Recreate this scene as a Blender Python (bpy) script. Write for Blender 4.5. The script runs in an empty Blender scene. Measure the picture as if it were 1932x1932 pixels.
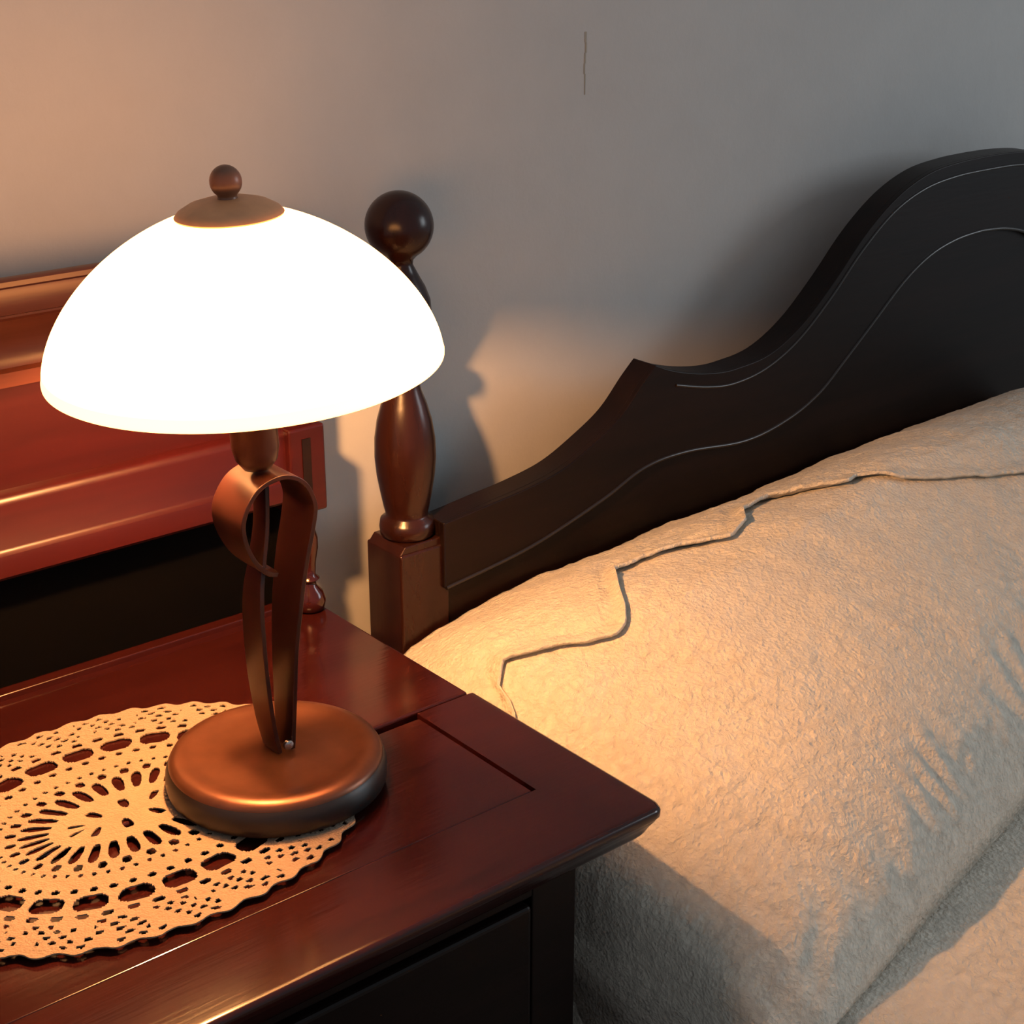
import bpy, bmesh, math, random
from mathutils import Vector, Matrix, noise
random.seed(4)
SC = bpy.context.scene
COL = SC.collection
ZT = 0.62                      # height of the nightstand top above the floor
TH = math.radians(21.867); AZ = math.radians(50.543)

# ---------------------------------------------------------------- camera, light, exposure
cam_d = bpy.data.cameras.new('camera'); cam = bpy.data.objects.new('camera', cam_d); COL.objects.link(cam)
cam.location = (-0.42813, -0.74693, 0.52164 + ZT)
Fh = Vector((math.cos(AZ), math.sin(AZ), 0)); Rt = Vector((math.sin(AZ), -math.cos(AZ), 0))
Dv = Fh*math.cos(TH) + Vector((0, 0, -math.sin(TH))); Up = Rt.cross(Dv)
cam.rotation_euler = Matrix((Rt, Up, -Dv)).transposed().to_euler()
cam_d.sensor_width = 36; cam_d.lens = 36*3005/1932; cam_d.clip_start = .01
SC.camera = cam
SC.view_settings.view_transform = 'Standard'; SC.view_settings.look = 'None'
SC.view_settings.gamma = 1; SC.view_settings.exposure = 0; SC.view_settings.use_curve_mapping = False

world = bpy.data.worlds.new('world'); SC.world = world; world.use_nodes = True
bg = world.node_tree.nodes['Background']
bg.inputs['Color'].default_value = (0.84, 0.92, 1.0, 1); bg.inputs['Strength'].default_value = 0.30

ld = bpy.data.lights.new('window_daylight', 'AREA'); lo = bpy.data.objects.new('window_daylight', ld); COL.objects.link(lo)
ld.shape = 'RECTANGLE'; ld.size = 1.1; ld.size_y = 1.3; ld.energy = 34; ld.color = (0.84, 0.93, 1.0)
lo.location = (3.6, -2.3, ZT + 0.95)
lo.rotation_euler = (Vector((0.9, 0.2, ZT+.1)) - lo.location).to_track_quat('-Z', 'Y').to_euler()

BULB_W = 5600.0                   # bulb emission strength
SHADE_E = 12.0                   # glow of the lit opal glass
WARM = (1.0, 0.40, 0.115, 1)

# ---------------------------------------------------------------- materials
def newmat(name):
    m = bpy.data.materials.new(name); m.use_nodes = True
    nt = m.node_tree; return m, nt, nt.nodes['Principled BSDF']
def nd(nt, t, **kw):
    n = nt.nodes.new(t)
    for k, v in kw.items():
        if k in n.inputs: n.inputs[k].default_value = v
        else: setattr(n, k, v)
    return n
def coords(nt, scale):
    tc = nd(nt, 'ShaderNodeTexCoord'); mp = nd(nt, 'ShaderNodeMapping'); mp.inputs['Scale'].default_value = scale
    nt.links.new(tc.outputs['Object'], mp.inputs['Vector']); return mp.outputs['Vector']
def ramp(nt, fac, stops):
    r = nd(nt, 'ShaderNodeValToRGB'); e = r.color_ramp.elements
    while len(e) < len(stops): e.new(.5)
    for q, (p, c) in zip(e, stops): q.position = p; q.color = (*c, 1)
    nt.links.new(fac, r.inputs['Fac']); return r.outputs['Color']
def bump(nt, b, h, strength, dist):
    n = nd(nt, 'ShaderNodeBump'); n.inputs['Strength'].default_value = strength; n.inputs['Distance'].default_value = dist
    nt.links.new(h, n.inputs['Height']); nt.links.new(n.outputs['Normal'], b.inputs['Normal']); return n
def wood(name, dark, light, scale=(3, 30, 30), rough=.22, coat=.4):
    m, nt, b = newmat(name)
    v = coords(nt, scale)
    n = nd(nt, 'ShaderNodeTexNoise', Scale=1.6, Detail=6.0, Roughness=.6, Distortion=.6); nt.links.new(v, n.inputs['Vector'])
    nt.links.new(ramp(nt, n.outputs['Fac'], [(.3, dark), (.7, light)]), b.inputs['Base Color'])
    n2 = nd(nt, 'ShaderNodeTexNoise', Scale=9.0, Detail=3.0); nt.links.new(v, n2.inputs['Vector'])
    bump(nt, b, n2.outputs['Fac'], .12, .0006)
    b.inputs['Roughness'].default_value = rough
    b.inputs['Coat Weight'].default_value = coat; b.inputs['Coat Roughness'].default_value = .12
    return m
M = {}
M['mahogany'] = wood('mahogany', (.019, .0032, .0028), (.030, .0050, .0042), rough=.16, coat=.0)
M['mahogany'].node_tree.nodes['Principled BSDF'].inputs['Specular IOR Level'].default_value = .42
M['mahogany_red'] = wood('mahogany_red', (.019, .0018, .0019), (.029, .0028, .0027), rough=.36, coat=.0)
M['mahogany_red'].node_tree.nodes['Principled BSDF'].inputs['Specular IOR Level'].default_value = .3
M['mahogany_cornice_lit'] = wood('mahogany_cornice_lit', (.060, .014, .007), (.105, .026, .012), rough=.34, coat=.0)  # lighter copy of the gallery wood: lamplight on the cornice put into the colour
M['mahogany_post'] = wood('mahogany_post', (.014, .0042, .0032), (.026, .0075, .005), scale=(30, 30, 3), rough=.26, coat=.0)
M['mahogany_post'].node_tree.nodes['Principled BSDF'].inputs['Specular IOR Level'].default_value = .32
M['gap_shade_black'] = wood('gap_shade_black', (.0004, .0003, .0003), (.0008, .0006, .0006), rough=.8, coat=.0)  # near-black colour paints the deep shade in the gap under the gallery
M['gap_shade_black'].node_tree.nodes['Principled BSDF'].inputs['Specular IOR Level'].default_value = .05
M['bead_wood'] = wood('bead_wood', (.008, .005, .004), (.014, .008, .006), rough=.32, coat=.08)
M['dark_wood'] = wood('dark_wood', (.004, .0018, .0015), (.009, .0035, .0025), rough=.40, coat=.0)
M['dark_wood'].node_tree.nodes['Principled BSDF'].inputs['Specular IOR Level'].default_value = .16
M['body_wood'] = wood('body_wood', (.004, .0018, .0015), (.008, .003, .0025), rough=.4, coat=.0)
M['body_wood'].node_tree.nodes['Principled BSDF'].inputs['Specular IOR Level'].default_value = .2

def metal(name, col, rough, metallic):
    m, nt, b = newmat(name)
    n = nd(nt, 'ShaderNodeTexNoise', Scale=60.0, Detail=4.0); nt.links.new(coords(nt, (1, 1, 1)), n.inputs['Vector'])
    c2 = tuple(x*1.25 for x in col)
    nt.links.new(ramp(nt, n.outputs['Fac'], [(.35, col), (.7, c2)]), b.inputs['Base Color'])
    bump(nt, b, n.outputs['Fac'], .08, .0003)
    b.inputs['Metallic'].default_value = metallic; b.inputs['Roughness'].default_value = rough
    return m
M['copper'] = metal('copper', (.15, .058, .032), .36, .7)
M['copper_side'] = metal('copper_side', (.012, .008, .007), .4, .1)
M['bronze'] = metal('bronze', (.034, .011, .008), .28, .35)
M['bronze_cap_lit'] = metal('bronze_cap_lit', (.62, .27, .12), .5, .0)  # lightened and warmed: lens glow around the cap put into the colour
M['bronze_knob'] = metal('bronze_knob', (.18, .07, .035), .35, .1)
M['steel'] = metal('steel', (.5, .5, .5), .25, 1.)

m, nt, b = newmat('opal_glass')
b.inputs['Base Color'].default_value = (.9, .86, .78, 1); b.inputs['Roughness'].default_value = .35
b.inputs['Emission Color'].default_value = WARM; b.inputs['Emission Strength'].default_value = SHADE_E
M['opal_glass'] = m
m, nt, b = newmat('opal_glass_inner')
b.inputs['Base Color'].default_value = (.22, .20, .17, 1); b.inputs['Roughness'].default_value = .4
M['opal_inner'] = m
m, nt, b = newmat('opal_glass_rim')         # the thick rolled rim glows less
b.inputs['Base Color'].default_value = (.9, .86, .7, 1); b.inputs['Roughness'].default_value = .3
b.inputs['Emission Color'].default_value = WARM; b.inputs['Emission Strength'].default_value = SHADE_E*.55
M['opal_rim'] = m
m, nt, b = newmat('bulb_glow'); b.inputs['Base Color'].default_value = (.9, .9, .9, 1)
b.inputs['Emission Color'].default_value = (1, .46, .16, 1); b.inputs['Emission Strength'].default_value = BULB_W
M['bulb_glow'] = m

m, nt, b = newmat('wall_plaster')
v = coords(nt, (1, 1, 1))
n = nd(nt, 'ShaderNodeTexNoise', Scale=4.5, Detail=7.0, Roughness=.65); nt.links.new(v, n.inputs['Vector'])
nt.links.new(ramp(nt, n.outputs['Fac'], [(.25, (.41, .405, .395)), (.75, (.48, .475, .46))]), b.inputs['Base Color'])
n2 = nd(nt, 'ShaderNodeTexNoise', Scale=22.0, Detail=6.0, Roughness=.6); nt.links.new(v, n2.inputs['Vector'])
bump(nt, b, n2.outputs['Fac'], .35, .003); b.inputs['Roughness'].default_value = .85
M['wall'] = m
m, nt, b = newmat('floor_tile')
n = nd(nt, 'ShaderNodeTexNoise', Scale=6.0, Detail=4.0); nt.links.new(coords(nt, (1, 1, 1)), n.inputs['Vector'])
nt.links.new(ramp(nt, n.outputs['Fac'], [(.3, (.10, .06, .04)), (.7, (.16, .10, .07))]), b.inputs['Base Color']); b.inputs['Roughness'].default_value = .5
M['floor'] = m
m, nt, b = newmat('crack_dark'); b.inputs['Base Color'].default_value = (.31, .285, .235, 1); b.inputs['Roughness'].default_value = 1
M['crack'] = m

def fabric(name, c1, c2, fine=300., bs=1.0):
    m, nt, b = newmat(name); v = coords(nt, (1, 1, 1))
    n = nd(nt, 'ShaderNodeTexNoise', Scale=14.0, Detail=5.0); nt.links.new(v, n.inputs['Vector'])
    nt.links.new(ramp(nt, n.outputs['Fac'], [(.3, c1), (.7, c2)]), b.inputs['Base Color'])
    vo = nd(nt, 'ShaderNodeTexVoronoi', Scale=fine); nt.links.new(v, vo.inputs['Vector'])
    n3 = nd(nt, 'ShaderNodeTexNoise', Scale=110.0, Detail=5.0, Roughness=.7, Distortion=1.0); nt.links.new(v, n3.inputs['Vector'])
    ad = nd(nt, 'ShaderNodeMath', operation='MULTIPLY_ADD'); nt.links.new(vo.outputs['Distance'], ad.inputs[0]); ad.inputs[1].default_value = .35
    nt.links.new(n3.outputs['Fac'], ad.inputs[2])
    bump(nt, b, ad.outputs[0], bs, .0035)
    b.inputs['Roughness'].default_value = .95; b.inputs['Sheen Weight'].default_value = .15
    return m
M['bedspread'] = fabric('bedspread_cotton', (.66, .60, .50), (.74, .67, .56))
M['pillow'] = fabric('pillow_cotton', (.66, .60, .50), (.72, .66, .55))
M['mattress'] = fabric('mattress_cloth', (.5, .45, .38), (.56, .5, .42), bs=.2)
M['lace'] = fabric('lace_cotton', (.25, .17, .105), (.31, .21, .135), fine=700., bs=.5)

# ---------------------------------------------------------------- builders
ORG = {}
def tag(o, label=None, cat=None, group=None, kind=None):
    if label: o['label'] = label
    if cat: o['category'] = cat
    if group: o['group'] = group
    if kind: o['kind'] = kind
    return o
def thing(name, label, cat, base, group=None):
    o = bpy.data.objects.new(name, None); COL.objects.link(o); o.empty_display_size = .05
    o.location = (base[0], base[1], base[2]+ZT); ORG[o] = Vector(base); return tag(o, label, cat, group)
class MB:
    """collects geometry in table coordinates (z = 0 is the nightstand top), builds ONE mesh object"""
    def __init__(s): s.bm = bmesh.new()
    def face(s, vs):
        try: return s.bm.faces.new(vs)
        except ValueError: return None
    def box(s, x0, x1, y0, y1, z0, z1):
        v = [s.bm.verts.new((x, y, z)) for z in (z0, z1) for y in (y0, y1) for x in (x0, x1)]
        for f in ((0, 2, 3, 1), (4, 5, 7, 6), (0, 1, 5, 4), (2, 6, 7, 3), (0, 4, 6, 2), (1, 3, 7, 5)): s.face([v[i] for i in f])
        return s
    def lathe(s, prof, c, n=40, mat=None):
        rings = []
        for r, z in prof:
            ring = []
            for i in range(n):
                a = 2*math.pi*i/n; p = Vector((r*math.cos(a), r*math.sin(a), z))
                if mat: p = mat @ p
                ring.append(s.bm.verts.new(p + Vector(c)))
            rings.append(ring)
        for a, b in zip(rings, rings[1:]):
            for i in range(n): s.face([a[i], a[(i+1) % n], b[(i+1) % n], b[i]])
        s.face(rings[0][::-1]); s.face(rings[-1]); return s
    def prism(s, pts, axis, a0, a1):
        """extrude a closed outline along an axis; pts are the two remaining coordinates"""
        def P(p, a): return {'x': (a, p[0], p[1]), 'y': (p[0], a, p[1]), 'z': (p[0], p[1], a)}[axis]
        A = [s.bm.verts.new(P(p, a0)) for p in pts]; B = [s.bm.verts.new(P(p, a1)) for p in pts]
        n = len(pts)
        for i in range(n): s.face([A[i], A[(i+1) % n], B[(i+1) % n], B[i]])
        s.face(A[::-1]); s.face(B); return s
    def strip(s, top, bot, y0, y1):
        """upright slab between two curves z(x) sharing the same x samples"""
        T = [[s.bm.verts.new((x, y, z)) for x, z in top] for y in (y0, y1)]
        B = [[s.bm.verts.new((x, y, z)) for x, z in bot] for y in (y0, y1)]
        for i in range(len(top)-1):
            s.face([T[0][i], T[0][i+1], B[0][i+1], B[0][i]]); s.face([T[1][i+1], T[1][i], B[1][i], B[1][i+1]])
            s.face([T[0][i], T[1][i], T[1][i+1], T[0][i+1]]); s.face([B[0][i], B[0][i+1], B[1][i+1], B[1][i]])
        for i in (0, -1): s.face([T[0][i], B[0][i], B[1][i], T[1][i]])
        return s
    def tube(s, pts, r, n=8):
        rings = []
        for i, p in enumerate(pts):
            p = Vector(p); q0 = Vector(pts[max(i-1, 0)]); q1 = Vector(pts[min(i+1, len(pts)-1)])
            t = (q1-q0).normalized(); u = t.cross(Vector((0, 1, .01))).normalized(); w = t.cross(u)
            rings.append([s.bm.verts.new(p + r*(math.cos(2*math.pi*k/n)*u + math.sin(2*math.pi*k/n)*w)) for k in range(n)])
        for a, b in zip(rings, rings[1:]):
            for k in range(n): s.face([a[k], a[(k+1) % n], b[(k+1) % n], b[k]])
        s.face(rings[0][::-1]); s.face(rings[-1]); return s
    def build(s, name, mat, parent=None, smooth=None, bevel=None, keepz=False):
        bmesh.ops.recalc_face_normals(s.bm, faces=s.bm.faces)
        me = bpy.data.meshes.new(name); o = bpy.data.objects.new(name, me)
        org = ORG.get(parent, Vector((0, 0, 0)) if parent else None)
        if parent is None:
            base = Vector((0, 0, 0)); o.location = (0, 0, ZT); ORG[o] = Vector((0, 0, 0)); org = base
        else: ORG[o] = org
        for v in s.bm.verts: v.co -= org
        s.bm.to_mesh(me); s.bm.free(); COL.objects.link(o)
        if parent: o.parent = parent
        me.materials.append(M[mat])
        if bevel:
            b = o.modifiers.new('bevel', 'BEVEL'); b.width = bevel; b.segments = 3; b.limit_method = 'ANGLE'; b.angle_limit = math.radians(35)
        if smooth:
            me.polygons.foreach_set('use_smooth', [True]*len(me.polygons))
            try: me.set_sharp_from_angle(angle=math.radians(smooth))
            except Exception: pass
        return o
def interp(tab, x):
    for (a, b), (c, d) in zip(tab, tab[1:]):
        if x <= c: return b+(d-b)*max(0, (x-a)/(c-a))
    return tab[-1][1]
def catmull(pts, n=8):
    out = []
    P = [pts[0]] + list(pts) + [pts[-1]]
    for i in range(1, len(P)-2):
        p0, p1, p2, p3 = [Vector(q) for q in P[i-1:i+3]]
        for k in range(n):
            t = k/n
            out.append(.5*((2*p1) + (p2-p0)*t + (2*p0-5*p1+4*p2-p3)*t*t + (3*p1-p0-3*p2+p3)*t**3))
    out.append(Vector(pts[-1])); return [tuple(v) for v in out]

# ---------------------------------------------------------------- the setting
WY = .278
w = MB().box(-2.2, 2.8, WY, WY+.12, -ZT, 1.9).build('wall_back', 'wall'); tag(w, kind='structure')
cr = MB()
for i in range(6):
    z0 = .399-.0085*i; dx = .0006*math.sin(i*1.7)
    cr.box(.4938+dx, .4938+dx+.0020-.0002*i, WY-.0004, WY+.001, z0-.0085, z0)
cr.build('plaster_crack', 'crack', w)
f = MB().box(-2.2, 2.8, -2.6, WY, -ZT-.05, -ZT).build('floor', 'floor'); tag(f, kind='structure')

# ---------------------------------------------------------------- nightstand
XL, XR, YF, YB = -.505, .165, -.166, .0175
ns = thing('nightstand', 'glossy red mahogany nightstand with raised back gallery, standing beside the bed', 'nightstand', (-.17, 0, -ZT))
edge = [(-.0022, 0), (0, -.0001), (.0018, -.0007), (.0030, -.0028), (.0030, -.0065), (.0016, -.0085), (.0008, -.0105), (-.0012, -.0135), (-.0035, -.0185), (-.006, -.0215)]
def frame_piece(name, seg):
    """mitred frame member whose moulded edge runs round a softened corner (radius r)"""
    mb = MB(); bm = mb.bm; r = .008; inner = -.1055; secs = []
    def corner(sg, deg):
        """profile section at the front corner; deg 0 = front side, 90 = end side"""
        xe = XR if sg > 0 else XL; t = math.radians(deg); f = (deg-45)/45*.005
        ix, iy = (xe-sg*.046+sg*min(f, 0), inner+max(f, 0))
        out = []
        for d, z in edge:
            cx_, cy_ = xe+sg*(d-r), YF-d+r
            out.append((cx_+sg*r*math.sin(t), cy_-r*math.cos(t), z))
        return [(ix, iy, 0)] + out + [(ix, iy, -.0215)]
    if seg == 'front':
        secs = [corner(-1, 45), corner(-1, 22.5), corner(-1, 0), corner(1, 0), corner(1, 22.5), corner(1, 45)]
    else:
        sg = 1 if seg == 'right' else -1; xe = XR if sg > 0 else XL
        secs = [corner(sg, 45), corner(sg, 67.5), corner(sg, 90)]
        secs.append([(xe-sg*.046, YB, 0)] + [(xe+sg*d, YB, z) for d, z in edge] + [(xe-sg*.046, YB, -.0215)])
    rows = [[bm.verts.new(p) for p in sec] for sec in secs]; n = len(rows[0])
    for a, b in zip(rows, rows[1:]):
        for i in range(n): mb.face([a[i], a[(i+1) % n], b[(i+1) % n], b[i]])
    mb.face(rows[0][::-1]); mb.face(rows[-1])
    return mb.build(name, 'mahogany', ns, smooth=50)
frame_piece('front_rail', 'front'); frame_piece('side_rail', 'right'); frame_piece('side_rail', 'left')
MB().box(XL+.0472, XR-.0472, -.1030, YB-.0035, -.018, -.0016).build('inset_panel', 'mahogany', ns, bevel=.0008)
MB().box(XL+.002, XR-.002, YB+.0012, .212, -.0215, .0008).build('rear_board', 'mahogany', ns, bevel=.002)
# cabinet body
BXR = .122; BYF = -.140
MB().box(XL+.04, BXR, BYF+.018, .205, -.50, -.0215).build('cabinet_body', 'body_wood', ns, bevel=.002)
fr = MB()
fr.box(XL+.04, XL+.075, BYF, BYF+.018, -.50, -.0215); fr.box(BXR-.035, BXR, BYF, BYF+.018, -.50, -.0215)
fr.box(XL+.075, BXR-.035, BYF, BYF+.018, -.045, -.0215); fr.box(XL+.075, BXR-.035, BYF, BYF+.018, -.50, -.47)
fr.box(XL+.075, BXR-.035, BYF, BYF+.018, -.20, -.18)
fr.build('face_frame', 'body_wood', ns, bevel=.001)
dr = MB().box(XL+.078, BXR-.038, BYF-.004, BYF+.015, -.177, -.048).build('drawer', 'body_wood', ns, bevel=.003)
kp = [(.006, 0), (.005, .006), (.008, .012), (.012, .017), (.011, .022), (.004, .025)]
RX = Matrix.Rotation(math.radians(90), 3, 'X')
MB().lathe(kp, (-.19, BYF-.004, -.112), 20, RX).build('knob', 'bronze', dr, smooth=60)
dd = MB().box(XL+.078, BXR-.038, BYF-.004, BYF+.015, -.467, -.203).build('door', 'body_wood', ns, bevel=.003)
MB().lathe(kp, (.05, BYF-.004, -.30), 20, RX).build('knob', 'bronze', dd, smooth=60)
for x in (XL+.062, BXR-.022):
    for y in (BYF+.022, .18):
        MB().lathe([(.014, -ZT), (.017, -.6), (.012, -.585), (.02, -.55), (.021, -.50)], (x, y, 0), 20).build('leg', 'body_wood', ns, smooth=50)
# raised gallery at the back
MB().box(XL+.01, XR-.014, .2080, .2190, -.02, .0055).build('gallery_base_rail', 'mahogany', ns, bevel=.0010)
shelf = [(.1925, .0945), (.1902, .097), (.1900, .108), (.1908, .1115), (.1930, .1130), (.1945, .1150), (.1945, .1440), (.1955, .1478), (.1985, .1500), (.216, .1500), (.216, .0945)]
MB().prism(shelf, 'x', XL, XR-.030).build('gallery_shelf_rail', 'mahogany_red', ns, smooth=40)
eb = MB().box(XR-.0305, XR, .1885, .217, .0835, .1505).build('end_block', 'mahogany_red', ns, bevel=.002)
MB().box(XR-.020, XR-.013, .1878, .1890, .100, .142).build('block_fluting_shade', 'body_wood', eb)  # flat dark strip paints the shade inside the carved groove
eb = MB().box(XL, XL+.0305, .1885, .217, .0835, .1505).build('end_block', 'mahogany_red', ns, bevel=.002)
MB().box(XL+.03, XR-.032, .2075, .216, .148, .222).build('gallery_panel', 'mahogany_red', ns)
for x0, x1 in ((XR-.032, XR), (XL, XL+.032)):
    MB().box(x0, x1, .2025, .217, .150, .222).build('gallery_stile', 'mahogany_red', ns, bevel=.0015)
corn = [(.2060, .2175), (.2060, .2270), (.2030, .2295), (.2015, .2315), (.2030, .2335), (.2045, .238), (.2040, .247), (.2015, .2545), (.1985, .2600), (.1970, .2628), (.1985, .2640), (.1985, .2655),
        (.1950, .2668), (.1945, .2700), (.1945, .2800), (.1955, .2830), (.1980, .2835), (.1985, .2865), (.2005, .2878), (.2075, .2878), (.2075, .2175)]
MB().prism(corn, 'x', XL-.002, XR+.002).build('gallery_cornice', 'mahogany_cornice_lit', ns, smooth=35)
MB().box(XL+.01, XR-.02, .2195, .2235, -.20, .220).build('gap_shade_panel', 'gap_shade_black', ns)  # added behind the gap so that it reads as a dark void
sp = [(.0085, .0008), (.0115, .003), (.0125, .009), (.0105, .016), (.006, .021), (.0055, .024), (.0085, .027), (.0055, .030), (.0062, .040), (.0085, .052), (.0085, .060), (.006, .070), (.0085, .074), (.0085, .0835)]
for x in (XR-.0135, XL+.0135):
    MB().lathe(sp, (x, .1995, 0), 24).build('gallery_spindle', 'mahogany', ns, smooth=50)

# ---------------------------------------------------------------- lace doily
def doily():
    mb = MB(); bm = mb.bm
    cx, cy, a, b, ex = -.089, .027, .1450, .1215, 2.2
    NT, NR = 760, 118
    def sup(t):
        c, s_ = math.cos(t), math.sin(t)
        return (abs(c)**ex + abs(s_)**ex)**(-1/ex)
    grid = []
    for j in range(NR+1):
        r = j/NR; row = []
        for i in range(NT):
            t = 2*math.pi*i/NT
            k = sup(t)*(1-max(0, .6-r)/.6) + max(0, .6-r)/.6*1.0
            sc = 1 + .012*max(0, (r-.9)/.1)*math.cos(44*t)
            x = cx + a*r*k*math.cos(t)*sc + (.022*(1-r)*math.cos(t)); y = cy + b*r*k*math.sin(t)*sc - .004*(1-r)*0
            z = .0021 + .0004*noise.noise((x*60, y*60, 1)) + .0003*noise.noise((x*300, y*300, 2))
            row.append((x, y, z))
        grid.append(row)
    def hole(r, t):
        nn = noise.noise((r*9, t*3, 4))
        def cell(n, phase, duty, r0, r1, wob=.0):
            if not r0 < r < r1: return False
            u = (t/(2*math.pi)*n + phase) % 1; v = (r-r0)/(r1-r0)
            return ((abs(u-.5)/(duty/2))**2.6 + (abs(v-.5)/.5)**2.6) < 1
        if cell(10, .2, .30, .045, .13): return True
        if cell(30, 0, .58, .20, .345): return True
        if cell(30, .5, .40, .355, .405): return True
        if cell(60, 0, .35, .43, .455): return True
        if cell(26, .3, .80, .60, .715): return True
        if cell(52, .1, .45, .545, .575): return True
        if cell(52, .35, .5, .735, .77): return True
        for q in range(5):
            r0 = .795+.038*q
            if cell(84, .5*(q % 2)+nn*.5, .46, r0, r0+.024): return (math.sin(q*37+int(t*84/6.2832)*1.7) > -.55)
        return False
    used = {}
    def V(j, i):
        k = (j, i % NT)
        if k not in used: used[k] = bm.verts.new(grid[j][i % NT])
        return used[k]
    for j in range(2, NR):
        r = (j+.5)/NR
        for i in range(NT):
            t = 2*math.pi*(i+.5)/NT
            if not hole(r, t): mb.face([V(j, i), V(j, i+1), V(j+1, i+1), V(j+1, i)])
    c = bm.verts.new((cx, cy, .0022))
    for i in range(NT):
        mb.face([c, V(2, i), V(2, i+1)])
    o = mb.build('lace_doily', 'lace')
    s = o.modifiers.new('solid', 'SOLIDIFY'); s.thickness = .0009; s.offset = 0
    return tag(o, 'oval cream crocheted lace doily lying under the lamp base', 'doily')
doily()

# ---------------------------------------------------------------- table lamp
LZ = .0033
lamp = thing('table_lamp', 'lit table lamp with white glass dome shade and copper-brown looped stem on a lace doily', 'lamp', (0, 0, LZ))
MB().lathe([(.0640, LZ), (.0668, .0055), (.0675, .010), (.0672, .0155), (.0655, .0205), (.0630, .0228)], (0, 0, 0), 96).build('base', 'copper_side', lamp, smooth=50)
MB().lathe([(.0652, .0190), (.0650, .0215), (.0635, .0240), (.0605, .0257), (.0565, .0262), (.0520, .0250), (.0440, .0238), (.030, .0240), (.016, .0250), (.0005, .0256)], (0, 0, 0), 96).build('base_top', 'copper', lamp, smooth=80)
def ribbon(path, widths, y0s, th, name, mat):
    P = catmull(path, 10); mb = MB(); bm = mb.bm; rows = []
    L = len(P)-1
    def itp(arr, u):
        k = u*(len(arr)-1); i = min(int(k), len(arr)-2); return arr[i] + (arr[i+1]-arr[i])*(k-i)
    for i, p in enumerate(P):
        q0, q1 = P[max(i-1, 0)], P[min(i+1, L)]
        t = Vector((q1[0]-q0[0], q1[1]-q0[1])).normalized(); n = Vector((-t.y, t.x))*th/2
        hw = itp(widths, i/L)/2; y0 = itp(y0s, i/L)
        row = []
        for dy, s in ((-hw, 1), (-hw*.6, 1.35), (hw*.6, 1.35), (hw, 1), (hw, -1), (-hw, -1)):
            row.append(bm.verts.new((p[0]+n.x*s, y0+dy, p[1]+n.y*s)))
        rows.append(row)
    for a, b in zip(rows, rows[1:]):
        for k in range(6): mb.face([a[k], a[(k+1) % 6], b[(k+1) % 6], b[k]])
    mb.face(rows[0][::-1]); mb.face(rows[-1])
    return mb.build(name, mat, lamp, smooth=40, bevel=.0004)
loop = [(.0070, .0265), (.0085, .055), (.0105, .090), (.0140, .120), (.0190, .148), (.0240, .168), (.0262, .184), (.0195, .1990), (.0060, .2055), (-.0100, .2015), (-.0200, .1880), (-.0205, .1740), (-.0140, .1580), (-.0050, .1480), (.0030, .1440)]
ribbon(loop, [.018, .022, .026, .030, .032, .033, .034, .034, .034, .034, .034, .033, .030, .025, .020], [0]*8, .0028, 'stem_loop', 'bronze')
tail = [(-.0020, .0265), (-.0055, .045), (-.0085, .075), (-.0095, .105), (-.0085, .130), (-.0035, .150), (.0020, .172), (.0045, .2020)]
ribbon(tail, [.018, .020, .022, .022, .020, .016, .014, .014], [0, 0, 0, 0, 0, .002, .004, .006], .0028, 'stem_support', 'bronze')
MB().lathe([(.0030, 0), (.0034, .0008), (.0030, .0024), (.0012, .0030)], (.0025, -.0095, .0320), 16, RX).build('screw', 'steel', lamp, smooth=50)
TILT = Matrix.Rotation(math.radians(1.94), 3, Rt) @ Matrix.Rotation(math.radians(2.23), 3, -Fh)
RC = Vector((-.0052, -.0028, .2721))
def tl(prof, name, mat, n=64, parent=lamp, smooth=50):
    return MB().lathe(prof, RC, n, TILT).build(name, mat, parent, smooth=smooth)
# opal glass dome (outer skin, rolled rim, inner skin)
A_, B_, Pw = .1092, .0870, 1.70
outer = []
for k in range(0, 33):
    z = .003 + .0795*(k/32)**.9; outer.append((A_*(1-(z/B_)**Pw)**(1/Pw), z))
mb = MB(); bm = mb.bm
prof = [(r-.0032, z) for r, z in outer[::-1]] + [(A_-.0034, .0012), (A_-.0028, -.0002), (A_-.0012, -.0008), (A_+.0001, .0), (A_+.0002, .0015)] + outer
rings = []
N = 128
for r, z in prof:
    rings.append([bm.verts.new(TILT @ Vector((r*math.cos(2*math.pi*i/N), r*math.sin(2*math.pi*i/N), z)) + RC) for i in range(N)])
for a, b in zip(rings, rings[1:]):
    for i in range(N): mb.face([a[i], a[(i+1) % N], b[(i+1) % N], b[i]])
for i in range(N): mb.face([rings[-1][i], rings[-1][(i+1) % N], rings[0][(i+1) % N], rings[0][i]])
sh = mb.build('lamp_shade', 'opal_glass', lamp, smooth=60)
sh.data.materials.append(M['opal_inner']); sh.data.materials.append(M['opal_rim'])
for k, pf in enumerate(sh.data.polygons):
    if k < 32*N: pf.material_index = 1
    elif k < 39*N: pf.material_index = 2
cap = tl([(.0285, .0800), (.0292, .0822), (.0272, .0845), (.0215, .0878), (.0145, .0898), (.0080, .0906), (.0004, .0908)], 'shade_cap', 'bronze_cap_lit')
kn = [(.0058, .0895), (.0052, .0915)] + [(.0086*math.sin(math.radians(t)), .0994-.0088*math.cos(math.radians(t))) for t in range(38, 181, 12)]
tl(kn, 'finial', 'bronze_knob', 32, parent=cap)
sk = tl([(.0030, -.0640), (.0080, -.0625), (.0120, -.0570), (.0135, -.0500), (.0135, -.026), (.0155, -.024), (.0155, -.016), (.0125, -.014), (.0125, .008), (.006, .010)], 'socket', 'bronze', 40)
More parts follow.
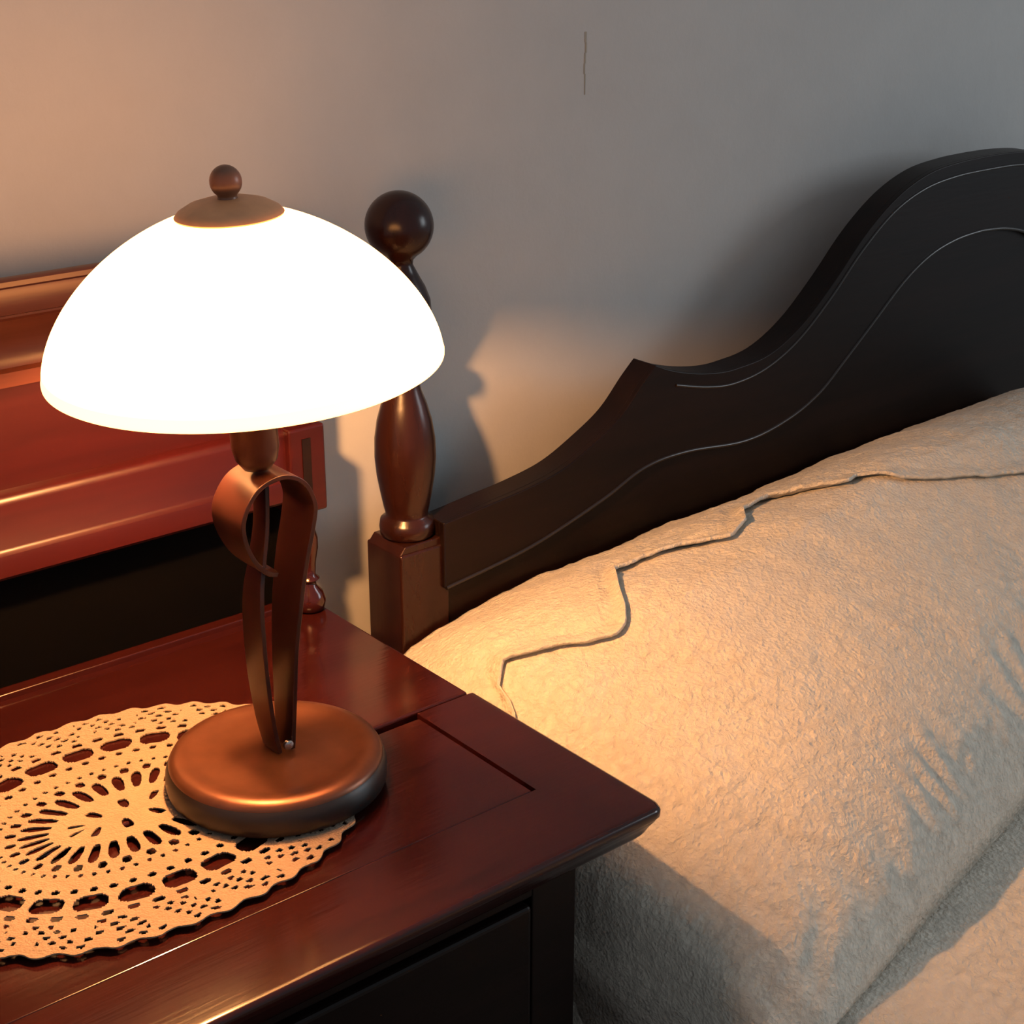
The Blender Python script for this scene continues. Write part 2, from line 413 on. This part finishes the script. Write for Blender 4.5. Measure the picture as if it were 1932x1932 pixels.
BC = Vector((-.009, .016, .039))          # the small halogen capsule sits a little askew in its holder
BT = TILT @ (BC - Vector((0, 0, .006))).to_track_quat('Z', 'Y').to_matrix()
MB().lathe([(.0045, .004), (.0045, .030)], RC, 16, BT).build('bulb_stem', 'steel', sk, smooth=40)
MB().lathe([(.0088*math.sin(math.radians(t)), -.0105*math.cos(math.radians(t))) for t in range(6, 180, 12)], RC + TILT @ BC, 24, BT).build('bulb', 'bulb_glow', lamp, smooth=80)

# ---------------------------------------------------------------- bed frame
bed = thing('bed_frame', 'dark wooden bed with a curved arched headboard and turned corner posts', 'bed', (.95, .2, -ZT))
HX = .955     # axis of symmetry of the headboard
left = [(.270, .0445), (.2809, .0448), (.3188, .049), (.3579, .0533), (.3954, .0608), (.4308, .0764), (.4607, .0937), (.4847, .1173), (.4998, .1309)]
right = [(.4998, .1309), (.520, .1225), (.5491, .1143), (.5780, .1095), (.6036, .1089), (.6454, .1140), (.6871, .1339), (.7283, .1676), (.7695, .2069), (.8127, .2366), (.8587, .2540), (.9082, .2600), (.955, .2612)]
top = catmull(left, 6)[:-1] + catmull(right, 6)
topf = top + [(2*HX-x, z) for x, z in top[::-1][1:]]
MB().strip(topf, [(x, -.42) for x, z in topf], .1915, .2150).build('headboard_panel', 'dark_wood', bed, smooth=30, bevel=.003)
low = catmull([(.272, -.012), (.36, .000), (.44, .022), (.49, .040), (.5415, .043), (.6178, .036), (.6753, .0445), (.7188, .0619), (.7550, .089), (.7906, .1172), (.8345, .1522), (.8731, .1728), (.9143, .1830), (.955, .1860)], 6)
lowf = low + [(2*HX-x, z) for x, z in low[::-1][1:]]
MB().strip(topf, [(x, interp(lowf, x)) for x, z in topf], .1865, .1925).build('crest_moulding', 'dark_wood', bed, smooth=30, bevel=.002)
for pts in (lowf, ):
    MB().tube([(x, .1868, z) for x, z in pts], .0019, 8).build('bead_trim', 'bead_wood', bed, smooth=60)
up = catmull([(.525, .108), (.5642, .0985), (.5985, .0950), (.6402, .1010), (.6827, .1200), (.7250, .1530), (.7660, .1920), (.809, .2230), (.8547, .2400), (.905, .2465), (.955, .2475)], 6)
upf = up + [(2*HX-x, z) for x, z in up[::-1][1:]]
MB().tube([(x, .1866, z) for x, z in upf], .0015, 8).build('bead_trim', 'bead_wood', bed, smooth=60)
PC = (.2538, .2132)
turn = [(.0170, .0300), (.0215, .0335), (.0222, .0395), (.0212, .0455), (.0172, .0480), (.0168, .0505), (.0182, .0560), (.0205, .0680), (.0230, .0830), (.0242, .0980), (.0238, .1130), (.0215, .1280), (.0175, .1420),
        (.0140, .1510), (.0118, .1600), (.0120, .1650), (.0180, .1690), (.0190, .1730), (.0175, .1770), (.0122, .1800), (.0120, .1840), (.0160, .1940), (.0205, .2050), (.0228, .2150), (.0222, .2230), (.0185, .2330),
        (.0130, .2430), (.0095, .2500), (.0100, .2535)] + [(.0258*math.sin(math.radians(t)), .2790-.0258*math.cos(math.radians(t))) for t in range(30, 180, 8)] + [(.0003, .3048)]
def post(cx):
    mb = MB(); h = .0236; y = PC[1]
    mb.box(cx-h, cx+h, y-h, y+h, -ZT, .0255)
    p = mb.build('corner_post', 'mahogany_post', bed, bevel=.002)
    mb = MB(); 
    mb.prism([(cx-h, .0240), (cx+h, .0240), (cx+h-.006, .0312), (cx-h+.006, .0312)], 'y', y-h+.002, y+h-.002)
    mb.build('post_shoulder', 'mahogany_post', p, bevel=.001)
    MB().lathe(turn, (cx, y, 0), 48).build('turned_finial', 'mahogany_post', p, smooth=70)
post(PC[0]); post(2*HX-PC[0])
for x0, x1 in ((.240, .262), (2*HX-.262, 2*HX-.240)):
    MB().box(x0, x1, -1.70, .19, -.47, -.39).build('side_rail', 'dark_wood', bed, bevel=.003)
MB().box(.262, 2*HX-.262, -1.70, .19, -.43, -.388).build('slat_base', 'dark_wood', bed)
for x in (.251, 2*HX-.251):
    MB().box(x-.022, x+.022, -1.745, -1.70, -ZT, -.28).build('foot_post', 'dark_wood', bed, bevel=.003)
MB().box(.262, 2*HX-.262, -1.735, -1.71, -.44, -.29).build('footboard', 'dark_wood', bed, bevel=.003)

# mattress
mt = MB().box(.255, 2*HX-.235, -1.69, .185, -.384, -.163).build('mattress', 'mattress', bevel=.02)
tag(mt, 'mattress hidden under the beige bedspread on the dark bed', 'mattress')

# ---------------------------------------------------------------- pillow and bedspread
def lerp(tab, x):
    if x <= tab[0][0]: return tab[0][1]
    for (a, b), (c, d) in zip(tab, tab[1:]):
        if x <= c:
            t = (x-a)/(c-a); t = t*t*(3-2*t); return b+(d-b)*t
    return tab[-1][1]
def Yf(X): return -.256 + .23*min(max(X-.25, -.1), .45)
def gprof(v):
    if v <= 0: return 0
    if v < .6: return (1-(1-v/.6)**4.0)**.5*(.62+.38*v/.6)
    return 1-.30*((v-.6)/.4)**2
HP = [(.19, .130), (.27, .146), (.38, .160), (.55, .172), (.80, .186), (1.05, .188), (1.35, .175), (1.6, .13)]
def ztop(X, Y): return -.15 + lerp(HP, X)*gprof((Y-Yf(X))/(.19-Yf(X)))
XLE = .188
def surf(s, Y):
    """point of the covered bed: s < 0 hangs down beside the nightstand, s > 0 runs across the bed"""
    z1 = ztop(XLE+max(s, 0), Y)
    k = min(max((.12-Y)/.16, 0), 1); k = k*k*(3-2*k)      # towards the foot of the bed the end slopes down more gently
    w = .15 + .17*k; zb = -.085 - .045*k; pw = .8 - .08*k
    if z1 < zb+.05:
        d = min(zb+.05-z1, .06); zb = z1-.05; w -= d/.06*.05
    if s <= 0: return Vector((XLE, Y, zb+s))
    if s < w:
        th = math.acos(1-s/w); return Vector((XLE+s, Y, zb+(z1-zb)*math.sin(th)**pw))
    return Vector((XLE+s, Y, z1))
def snorm(s, Y):
    e = .002; a = surf(s+e, Y)-surf(s-e, Y); b = surf(s, Y+e)-surf(s, Y-e); n = a.cross(b)
    return n.normalized() if n.length > 1e-12 else Vector((0, 0, 1))
SR = 1.365
def wrinkle(p):
    q = p*1.0
    h = .0040*noise.noise(q*9) + .0016*noise.noise(q*26)
    r = noise.noise(Vector((q.x*22+q.y*9, q.y*7, q.z*22))); h += .0016*(1-abs(r)*2)
    # gathered folds where the cover tucks in under the front of the pillow
    d = abs(q.y-Yf(q.x)-.035)
    if d < .07: h += .0018*(1-d/.07)**2*math.sin(q.x*150+8*noise.noise(q*12))
    h += .0010*noise.noise(Vector((q.x*110, q.y*130, q.z*130)))
    return h
# hem of the bedspread, stepped where it is folded back over the pillow: (distance across the bed, Y)
HEM = [(-.45, .02), (.030, .030), (.039, .045), (.041, .065), (.046, .069), (.057, .078), (.071, .067), (.090, .057), (.104, .045), (.127, .030), (.138, .033), (.149, .045), (.160, .063), (.188, .099), (.211, .099), (.256, .084), (.286, .066), (.314, .075), (.337, .098), (.379, .108), (.396, .094), (.426, .061), (.443, .066), (.471, .042), (.496, .030), (.538, .015), (.592, -.004), (.64, -.016), (.72, .0), (.86, .02)]
def hem(s):
    for (a, b), (c, d) in zip(HEM, HEM[1:]):
        if s <= c: return b+(d-b)*max(0, (s-a)/(c-a))
    return HEM[-1][1]
def svals(s1, fine=.0036):
    out = []; s = 0
    while s < .18 and s < s1: out.append(s); s += .0014 + .0022*min(s, .03)/.03
    while s < .95 and s < s1: out.append(s); s += fine
    while s < s1: out.append(s); s += .02
    return out
ZM = -.1545                    # top of the bedspread where it lies on the mattress
def bedspread():
    mb = MB(); bm = mb.bm; rows = []; XB = .224
    S = [-.30+.012*i for i in range(25)] + [.004*i for i in range(12)]
    x = .05
    while x < 1.50: S.append(x); x += .005 if x < .9 else .03
    TV = [.184-.0045*i for i in range(200)]; y = TV[-1]
    while y > -1.72: y -= .03; TV.append(y)
    for s in S:
        row = []
        for Y in TV:
            r = .035
            if s < 0: p = Vector((XB - .006*math.sin(Y*38+s*6), Y, ZM-r+s)); n = Vector((-1, 0, 0))
            elif s < r*1.57:
                th = s/r; p = Vector((XB+r*(1-math.cos(th)) - .006*math.sin(Y*38)*math.cos(th), Y, ZM-r+r*math.sin(th))); n = Vector((-math.cos(th), 0, math.sin(th)))
            else: p = Vector((XB+s-r*.57, Y, ZM)); n = Vector((0, 0, 1))
            h = .0030*noise.noise(p*8) + .0012*noise.noise(p*27) + .0006*noise.noise(p*130)
            row.append(bm.verts.new(p + n*h))
        rows.append(row)
    for a, b in zip(rows, rows[1:]):
        for k in range(len(TV)-1): mb.face([a[k], a[k+1], b[k+1], b[k]])
    o = mb.build('bedspread', 'bedspread')
    o.data.polygons.foreach_set('use_smooth', [True]*len(o.data.polygons))
    s = o.modifiers.new('solid', 'SOLIDIFY'); s.thickness = .003; s.offset = -1
    return tag(o, 'beige textured cotton bedspread lying flat on the mattress in front of the pillow', 'bedspread')
bedspread()
def pillow():
    S = svals(.86); NY = 170
    mb = MB(); bm = mb.bm; rows = []
    for k in range(14, 0, -1):          # rounded underside of the left end
        row = []
        for j in range(NY+1):
            Y = Yf(XLE)+.004 + (.186-Yf(XLE)-.004)*(j/NY)
            droop = min(1, .05+max(0, Y-Yf(XLE))/.03)*.0+1.0
            e = surf(0, Y); ph = math.radians(90*k/14); p = Vector((XLE+.014*(1-math.cos(ph)), Y, e.z-(e.z+.30)*math.sin(ph)*droop))
            row.append(bm.verts.new(p + Vector((-1, 0, 0))*math.cos(ph)*wrinkle(p)))
        rows.append(row)
    for s in S:
        row = []
        for j in range(NY+1):
            Y = Yf(XLE+s)+.004 + (.186-Yf(XLE+s)-.004)*(j/NY)
            p = surf(s, Y); n = snorm(s, Y)
            row.append(bm.verts.new(p + n*(wrinkle(p) if j else 0)))
        rows.append(row)
    for a, b in zip(rows, rows[1:]):
        for k in range(NY): mb.face([a[k], a[k+1], b[k+1], b[k]])
    bot = [[bm.verts.new((r[k].co.x, r[k].co.y, min(r[k].co.z, -.1470))) for k in (0, NY)] for r in rows]
    for (r, b), (r2, b2) in zip(zip(rows, bot), zip(rows[1:], bot[1:])):
        mb.face([r[0], r2[0], b2[0], b[0]]); mb.face([r[NY], b[1], b2[1], r2[NY]]); mb.face([b[0], b2[0], b2[1], b[1]])
    mb.face([rows[-1][k] for k in range(NY, -1, -1)] + [bot[-1][0], bot[-1][1]])
    pl = mb.build('pillow', 'pillow')
    pl.data.polygons.foreach_set('use_smooth', [True]*len(pl.data.polygons))
    tag(pl, 'large plump beige cotton pillow leaning on the dark headboard beside the lamp', 'pillow')
    # the folded flap of its cover, lying on top along the headboard
    mb = MB(); bm = mb.bm; rows = []; NT = 60
    for s in [-.010, -.006, -.003] + svals(.84, .0026):
        y0 = hem(s) + .0018*noise.noise((s*50, 3, 0)); row = []
        for k in range(NT+1):
            t = (k/NT)**1.6; Y = y0 + (.184-y0)*t
            if s < 0: p = surf(0, Y) + Vector((0, 0, s*1.5)); n = snorm(.0015, Y)
            else: p = surf(s, Y); n = snorm(max(s, .0015), Y)
            d = Y-y0; lip = .0022*math.exp(-(d/.007)**2) - .002*math.exp(-((d-.018)/.008)**2)
            row.append(bm.verts.new(p + n*(.0056+lip+wrinkle(p))))
        rows.append(row)
    for a, b in zip(rows, rows[1:]):
        for k in range(NT): mb.face([a[k], a[k+1], b[k+1], b[k]])
    o = mb.build('folded_flap', 'pillow', pl)
    o.data.polygons.foreach_set('use_smooth', [True]*len(o.data.polygons))
    sm = o.modifiers.new('solid', 'SOLIDIFY'); sm.thickness = .0032; sm.offset = -1
pillow()
